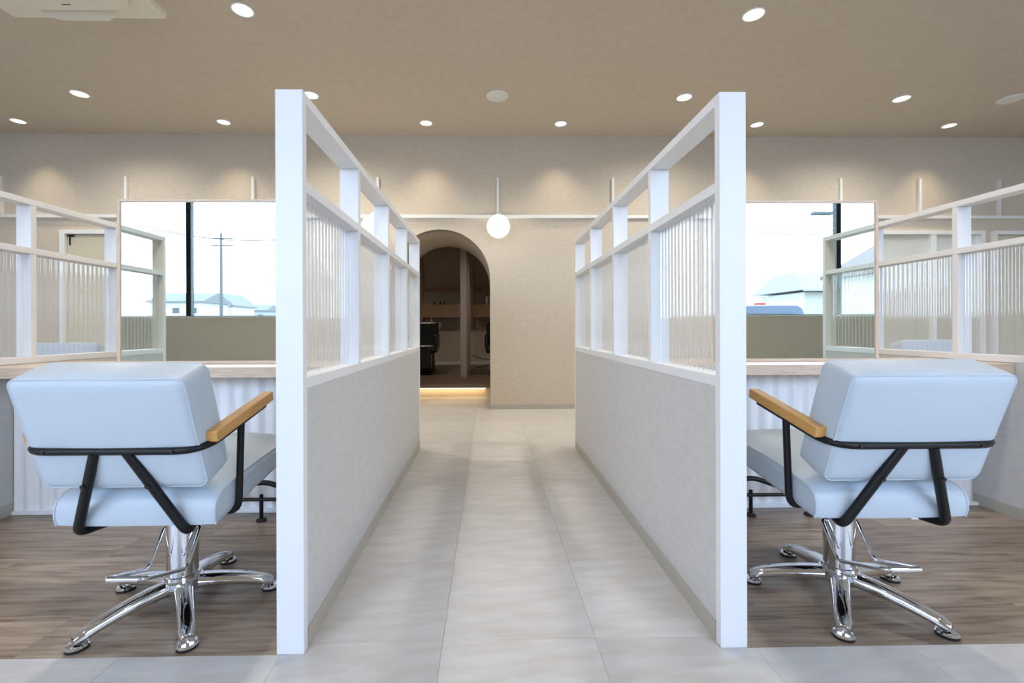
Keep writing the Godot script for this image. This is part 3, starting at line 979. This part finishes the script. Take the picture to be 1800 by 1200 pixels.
func cushion(w: float, h: float, t: float, r: float, bulge: float, seed_: int) -> ArrayMesh:
	# padded block: rounded box whose faces swell and wrinkle a little; thickness along z
	var b := MB.new()
	var nz := FastNoiseLite.new()
	nz.seed = seed_
	nz.frequency = 7.0
	var half := Vector3(w, h, t) / 2
	var inner := half - Vector3.ONE * r
	var faces := [[Vector3.RIGHT, Vector3.UP, 26, 20], [Vector3.UP, Vector3.RIGHT, 20, 26], [Vector3.UP, Vector3.BACK, 20, 10], [Vector3.BACK, Vector3.UP, 10, 20], [Vector3.BACK, Vector3.RIGHT, 10, 26], [Vector3.RIGHT, Vector3.BACK, 26, 10]]
	for f in faces:
		var u: Vector3 = f[0]
		var q: Vector3 = f[1]
		var nn := u.cross(q)
		var rows := []
		for i in f[3] + 1:
			var row := PackedVector3Array()
			for j in f[2] + 1:
				var a := sin((2.0 * j / f[2] - 1.0) * PI / 2)
				var c := sin((2.0 * i / f[3] - 1.0) * PI / 2)
				var raw: Vector3 = u * a * absf(half.dot(u)) + q * c * absf(half.dot(q)) + nn * absf(half.dot(nn))
				var inn := raw.clamp(-inner, inner)
				var p := inn + (raw - inn).normalized() * r
				var m := p / half
				var out := Vector3((1 - m.y * m.y) * (1 - m.z * m.z), (1 - m.x * m.x) * (1 - m.z * m.z), (1 - m.x * m.x) * (1 - m.y * m.y))
				p += Vector3(m.x * out.x * bulge * 0.8, m.y * out.y * bulge * 0.8, m.z * out.z * bulge)
				var e := maxf(absf(m.x), absf(m.y))
				if e > 0.8 and absf(m.z) < 0.75:
					p += Vector3(signf(m.x) * (1.0 if absf(m.x) > absf(m.y) else 0.0), signf(m.y) * (1.0 if absf(m.y) >= absf(m.x) else 0.0), 0) * nz.get_noise_3d(p.x * 1.2, p.y * 1.2, p.z * 0.6) * 0.006
				row.append(p)
			rows.append(row)
		b.grid(rows)
	return b.mesh()

func loop(w: float, h: float, r: float, z: float) -> PackedVector3Array:
	var p := PackedVector3Array()
	for q in rounded_rect(w / 2, h / 2, r, 6):
		p.append(Vector3(q.x, q.y, z))
	return p

func base_leg() -> ArrayMesh:
	# one arm of the star base, along -z, arched, with a raised ridge
	var b := MB.new()
	var rows := []
	for i in 13:
		var f := i / 12.0
		var z := -0.035 - 0.252 * f
		var top := 0.094 - 0.010 * f - 0.040 * f * f
		var hw := 0.030 - 0.006 * f
		var th := 0.040 - 0.014 * f
		if i == 12:
			top -= 0.006; hw *= 0.7; th *= 0.8
		rows.append(PackedVector3Array([Vector3(hw * 0.55, top, z), Vector3(hw * 0.2, top + 0.001, z), Vector3(-hw * 0.2, top + 0.001, z), Vector3(-hw * 0.55, top, z), Vector3(-hw * 0.9, top - th * 0.25, z), Vector3(-hw, top - th * 0.75, z), Vector3(-hw * 0.85, top - th, z), Vector3(hw * 0.85, top - th, z), Vector3(hw, top - th * 0.75, z), Vector3(hw * 0.9, top - th * 0.25, z)]))
	b.grid(rows, true)
	b.fan(rows[12], Vector3(0, -0.2, -1).normalized())
	return b.mesh()

func make_chair(label: String, at: Vector3) -> Node3D:
	var o := thing("salon_chair", label, "chair", at, "styling chairs")
	# seat
	var seat := part("seat", lofted_seat(0.474), M.leatherette, o)
	for s in [-1.0, 1.0]:
		var e := MB.new()
		e.tube(seat_edge(0.476, s), 0.0035, 8)
		part("piping", e.mesh(), M.leatherette, seat)
	# back, leaning 19 degrees
	var lean := 0.331
	var bk := part("backrest", cushion(0.478, 0.352, 0.134, 0.026, 0.009, 5), M.leatherette, o)
	bk.position = Vector3(0, 0.650, 0.299) - Vector3(0, -sin(lean), cos(lean)) * 0.060
	bk.rotation.x = lean
	for z in [0.056, -0.052]:
		var e := MB.new()
		e.tube(loop(0.473, 0.347, 0.028, z), 0.0034, 8, true)
		part("piping", e.mesh(), M.leatherette, bk)
	# steel frame
	var zb := 0.301
	var frame := part("back_frame", tube_mesh([Vector3(-0.256, 0.676, -0.05), Vector3(-0.256, 0.607, zb), Vector3(0.256, 0.607, zb), Vector3(0.256, 0.676, -0.05)], 0.0108, 0.085, 14), M.black_steel, o)
	for s in [-1.0, 1.0]:
		part("screw", lathe_mesh([Vector2(0.006, 0), Vector2(0.006, 0.004), Vector2(0.0005, 0.005)], 12), M.black_gloss, frame, Vector3(s * 0.178, 0.607, zb + 0.009)).rotation.x = PI / 2
		var st := part("strut", tube_mesh([Vector3(s * 0.045, 0.603, zb - 0.002), Vector3(s * 0.162, 0.343, 0.222), Vector3(s * 0.10, 0.345, 0.05)], 0.0135, 0.03, 14), M.black_steel, o)
		part("screw", lathe_mesh([Vector2(0.0065, 0), Vector2(0.0065, 0.004), Vector2(0.0005, 0.005)], 12), M.black_gloss, st, Vector3(s * 0.091, 0.502, 0.284)).rotation.x = PI / 2 + 0.3
		var arm := part("armrest", rbox(Vector3(0.037, 0.034, 0.352), 0.004, 2), M.amber_z, o, Vector3(s * 0.259, 0.672, 0.092))
		arm.rotation.x = 0.198
		part("arm_support", tube_mesh([Vector3(s * 0.257, 0.652, 0.10), Vector3(s * 0.257, 0.360, 0.115), Vector3(s * 0.16, 0.360, 0.09)], 0.0108, 0.045, 14), M.black_steel, o)
	part("seat_plate", rbox(Vector3(0.30, 0.02, 0.30), 0.004), M.black_steel, o, Vector3(0, 0.362, -0.02)).rotation.x = 0.13
	# chrome column, pedal and base
	part("column", lathe_mesh([Vector2(0.048, 0.06), Vector2(0.048, 0.30), Vector2(0.042, 0.305), Vector2(0.042, 0.36)], 36), M.chrome, o)
	part("lever", tube_mesh([Vector3(0.0, 0.338, 0.05), Vector3(0.075, 0.338, 0.14), Vector3(0.11, 0.336, 0.155)], 0.006, 0.03), M.chrome, o)
	part("lever", rbox(Vector3(0.028, 0.016, 0.016), 0.006, 3), M.chrome, o, Vector3(0.122, 0.336, 0.157))
	part("pump_pedal", tube_mesh([Vector3(-0.043, 0.262, -0.01), Vector3(-0.062, 0.262, 0.0), Vector3(-0.064, 0.158, 0.075), Vector3(-0.058, 0.222, 0.255), Vector3(0.058, 0.222, 0.255), Vector3(0.064, 0.158, 0.075), Vector3(0.062, 0.262, 0.0), Vector3(0.043, 0.262, -0.01)], 0.0062, 0.02, 12), M.chrome, o)
	part("pedal_sleeve", tube_mesh([Vector3(-0.046, 0.222, 0.255), Vector3(0.046, 0.222, 0.255)], 0.0085), M.chrome, o)
	part("hub", lathe_mesh([Vector2(0.04, 0.042), Vector2(0.056, 0.056), Vector2(0.060, 0.072), Vector2(0.060, 0.092), Vector2(0.052, 0.094), Vector2(0.054, 0.098), Vector2(0.054, 0.108), Vector2(0.048, 0.110)], 36), M.chrome, o)
	var leg := base_leg()
	var glide := lathe_mesh([Vector2(0.029, 0.0065), Vector2(0.031, 0.010), Vector2(0.026, 0.016), Vector2(0.012, 0.018), Vector2(0.012, 0.034)], 24)
	var pad := lathe_mesh([Vector2(0.0005, 0.0), Vector2(0.029, 0.0), Vector2(0.030, 0.0065), Vector2(0.0005, 0.0066)], 24)
	for k in 5:
		var lg := part("base_leg", leg, M.chrome, o)
		lg.rotation.y = TAU * k / 5
		part("glide", glide, M.chrome, lg, Vector3(0, 0, -0.276))
		part("glide_pad", pad, M.rubber, lg, Vector3(0, 0, -0.276))
	return o

func build_chairs() -> void:
	var a := make_chair("pale grey salon chair with oak armrests, facing the counter on the arched-doorway side", Vector3(-1.065, 0, -1.596))
	var spots := [
		[Vector3(1.25, 0, -1.597), 0.0, "pale grey salon chair with oak armrests, facing the counter away from the arched doorway"],
		[Vector3(-3.15, 0, -3.2), PI, "pale grey salon chair seen through the ribbed panes near the beige hinged door"],
		[Vector3(3.42, 0, -3.2), PI, "pale grey salon chair seen through the ribbed panes near the sliding door"],
	]
	for s in spots:
		var c: Node3D = a.duplicate()
		c.name = numbered("salon_chair")
		add_child(c)
		c.position = s[0]
		c.rotation.y = s[1]
		c.set_meta("label", s[2])

# ------------------------------------------------------------------ street outside the window
func house(called: String, label: String, x: float, d: float, w: float, dep: float, eave: float, ridge: float, wall: Material, roof: Material, gable_front: bool) -> Node3D:
	var o := thing(called, label, "house", Vector3(x, -0.15, -d), "houses across the street")
	part("walls", rbox(Vector3(w, eave, dep), 0.02), wall, o, Vector3(0, eave / 2, 0))
	var b := MB.new()
	var over := 0.5
	var tri := PackedVector2Array()
	var span := (w if gable_front else dep) / 2 + over
	var lenz := (dep if gable_front else w) / 2 + over
	tri = PackedVector2Array([Vector2(-span, eave - 0.1), Vector2(span, eave - 0.1), Vector2(span, eave + 0.1), Vector2(0, ridge), Vector2(-span, eave + 0.1)])
	b.prism(tri, -lenz, lenz)
	var r := part("roof", b.mesh(), roof, o)
	if not gable_front:
		r.rotation.y = PI / 2
	if gable_front:
		var g := MB.new()
		g.prism(PackedVector2Array([Vector2(-span + 0.4, eave + 0.02), Vector2(span - 0.4, eave + 0.02), Vector2(0, ridge - 0.3)]), -lenz - 0.03, -lenz + 0.05)
		part("gable", g.mesh(), wall, o)
	var n := maxi(1, int(w / 3.0))
	for k in n:
		var wx := -w / 2 + w * (k + 0.5) / n
		for y in [eave * 0.28, eave * 0.74]:
			var wn := part("window", rbox(Vector3(1.3, 1.1, 0.06), 0.01), M.house_grey, o, Vector3(wx, y, -dep / 2 - 0.03))
			part("pane", rbox(Vector3(1.1, 0.9, 0.03), 0.005), M.car_glass, wn, Vector3(0, 0, -0.03))
	return o

func pole(x: float, d: float, h: float, label: String) -> Node3D:
	var o := thing("utility_pole", label, "pole", Vector3(x, -0.15, -d), "utility poles across the street")
	part("shaft", lathe_mesh([Vector2(0.13, 0), Vector2(0.08, h), Vector2(0.0005, h)], 16), M.concrete, o)
	for y in [h - 0.35, h - 0.9]:
		part("cross_arm", rbox(Vector3(1.5, 0.09, 0.09), 0.01), M.concrete, o, Vector3(0, y, 0.12))
	return o

func cable(a: Vector3, b: Vector3, sag: float, r: float, label: String) -> void:
	var p := PackedVector3Array()
	for k in 25:
		var f := k / 24.0
		p.append(a.lerp(b, f) - Vector3(0, sag * 4 * f * (1 - f), 0) - a)
	var m := MB.new()
	m.tube(p, r, 6)
	var o := part("power_cable", m.mesh(), M.cable_black, self, a)
	tag(o, label, "cable", "overhead cables")

# a point seen in the mirrors: pixel direction at a distance behind the mirror plane, folded back across it
func behind(px: float, py: float, dist: float) -> Vector3:
	var u := (px - 872.0) / FOCAL + 0.0174
	var w := (577.0 - py) / FOCAL
	return Vector3(u * dist, 0.95 + w * dist, -(2.0 * 2.411 - dist))

func build_outside() -> void:
	var g := MB.new()
	g.box(Vector3(-220, -0.4, -(GLASS_D - 0.16)), Vector3(220, -0.151, 260))
	struct("ground", g.mesh(), M.asphalt)
	var p := behind(394, 410, 34)
	pole(p.x, -p.z, p.y + 0.15, "slim concrete utility pole with cables seen in the mirror")
	house("far_house", "pale two-storey house with a long grey roof seen in the mirror", behind(342, 540, 84).x, -behind(342, 540, 84).z, 9.0, 8.0, 5.9, 7.7, M.house_wall, M.roof_tile, false)
	house("far_house", "small white gabled house beside the utility pole seen in the mirror", behind(411, 540, 100).x, -behind(411, 540, 100).z, 5.4, 9.0, 6.0, 8.7, M.house_wall, M.roof_tile, true)
	house("far_house", "low blue-grey house behind the gabled house seen in the mirror", behind(455, 540, 130).x, -behind(455, 540, 130).z, 9.0, 8.0, 6.2, 8.0, M.house_grey, M.roof_tile, false)
	# house with a broad pale hipped roof, right mirror
	var c := behind(1490, 500, 36)
	var o := thing("near_house", "white house with a broad pale hipped roof seen in the mirror", "house", Vector3(c.x, -0.15, c.z), "houses across the street")
	part("walls", rbox(Vector3(6.2, 4.0, 6.0), 0.02), M.house_wall, o, Vector3(0.4, 2.0, 3.6))
	var lo := PackedVector3Array([Vector3(-3.2, 4.15, 0), Vector3(4.4, 4.15, 0), Vector3(4.4, 4.15, 7.4), Vector3(-3.2, 4.15, 7.4)])
	var hi := PackedVector3Array([Vector3(-3.9 + 1.4, 5.75, 2.2), Vector3(4.0, 5.75, 2.2), Vector3(4.0, 5.75, 4.6), Vector3(-3.9 + 1.4, 5.75, 4.6)])
	var rb := MB.new()
	for k in 4:
		rb.quad(lo[(k + 1) % 4], lo[k], hi[k], hi[(k + 1) % 4])
	rb.fan(hi, Vector3.UP)
	rb.fan(lo, Vector3.DOWN)
	part("roof", rb.mesh(), M.roof_pale, o)
	part("fascia", rbox(Vector3(7.6, 0.16, 0.1), 0.01), M.house_grey, o, Vector3(0.6, 4.1, 0))
	# tall gabled house further right
	var a := behind(1545, 420, 28)
	house("near_house", "tall gabled house with a brown roof edge behind the partition in the mirror", a.x + 1.5, -a.z + 3.0, 8.0, 6.0, 4.2, 6.9, M.house_wall, M.fascia_brown, true)
	# parked car
	var cp := behind(1349, 546, 12.2)
	var car := thing("parked_car", "blue parked car with a red roof marker seen over the window sill in the mirror", "car", Vector3(cp.x - 0.55, -0.15, cp.z))
	var body := MB.new()
	body.prism(PackedVector2Array([Vector2(-2.1, 0.35), Vector2(2.1, 0.35), Vector2(2.15, 0.8), Vector2(1.95, 1.0), Vector2(-1.95, 1.0), Vector2(-2.15, 0.75)]), -0.85, 0.85)
	part("body", body.mesh(), M.car_paint, car)
	var cabin := MB.new()
	cabin.prism(PackedVector2Array([Vector2(-1.5, 1.0), Vector2(1.3, 1.0), Vector2(1.08, 1.58), Vector2(0.96, 1.66), Vector2(-1.1, 1.66), Vector2(-1.25, 1.58)]), -0.72, 0.72)
	part("cabin", cabin.mesh(), M.car_paint, car)
	for s in [-1, 1]:
		part("side_window", rbox(Vector3(1.9, 0.36, 0.02), 0.005), M.car_glass, car, Vector3(-0.1, 1.28, s * 0.722))
		for x in [-1.3, 1.3]:
			var wh := part("wheel", lathe_mesh([Vector2(0.12, -0.1), Vector2(0.32, -0.1), Vector2(0.32, 0.1), Vector2(0.12, 0.1), Vector2(0.0005, 0.09)], 24), M.rubber, car, Vector3(x, 0.32, s * 0.78))
			wh.rotation.x = PI / 2
	part("roof_marker", rbox(Vector3(0.34, 0.05, 0.16), 0.01), M.white_trim, car, Vector3(0.45, 1.685, 0))
	part("marker_lens", rbox(Vector3(0.26, 0.06, 0.12), 0.015, 2), M.signal_red, car, Vector3(0.42, 1.74, 0))
	# cables
	cable(behind(250, 395, 31), behind(520, 419, 31), 0.5, 0.032, "long overhead cable crossing the sky past the utility pole")
	cable(behind(200, 352, 30), behind(470, 380, 34), 0.3, 0.018, "thin overhead cable high above the long-roofed house")
	cable(behind(1330, 376, 26), behind(1600, 362, 24), 0.3, 0.018, "thin upper cable crossing the sky by the street lamp")
	cable(behind(1330, 406, 26), behind(1600, 398, 24), 0.3, 0.022, "lower cable crossing the sky by the street lamp")
	var sp := behind(1450, 374, 22)
	var lamp := thing("street_lamp", "grey horizontal street lamp beside the window mullion in the mirror", "street lamp", Vector3(sp.x + 0.7, -0.15, sp.z))
	part("post", lathe_mesh([Vector2(0.09, 0), Vector2(0.06, sp.y + 0.3), Vector2(0.0005, sp.y + 0.3)], 16), M.concrete, lamp)
	part("lamp_head", rbox(Vector3(1.0, 0.14, 0.3), 0.03, 2), M.concrete, lamp, Vector3(-0.6, sp.y + 0.15, 0))
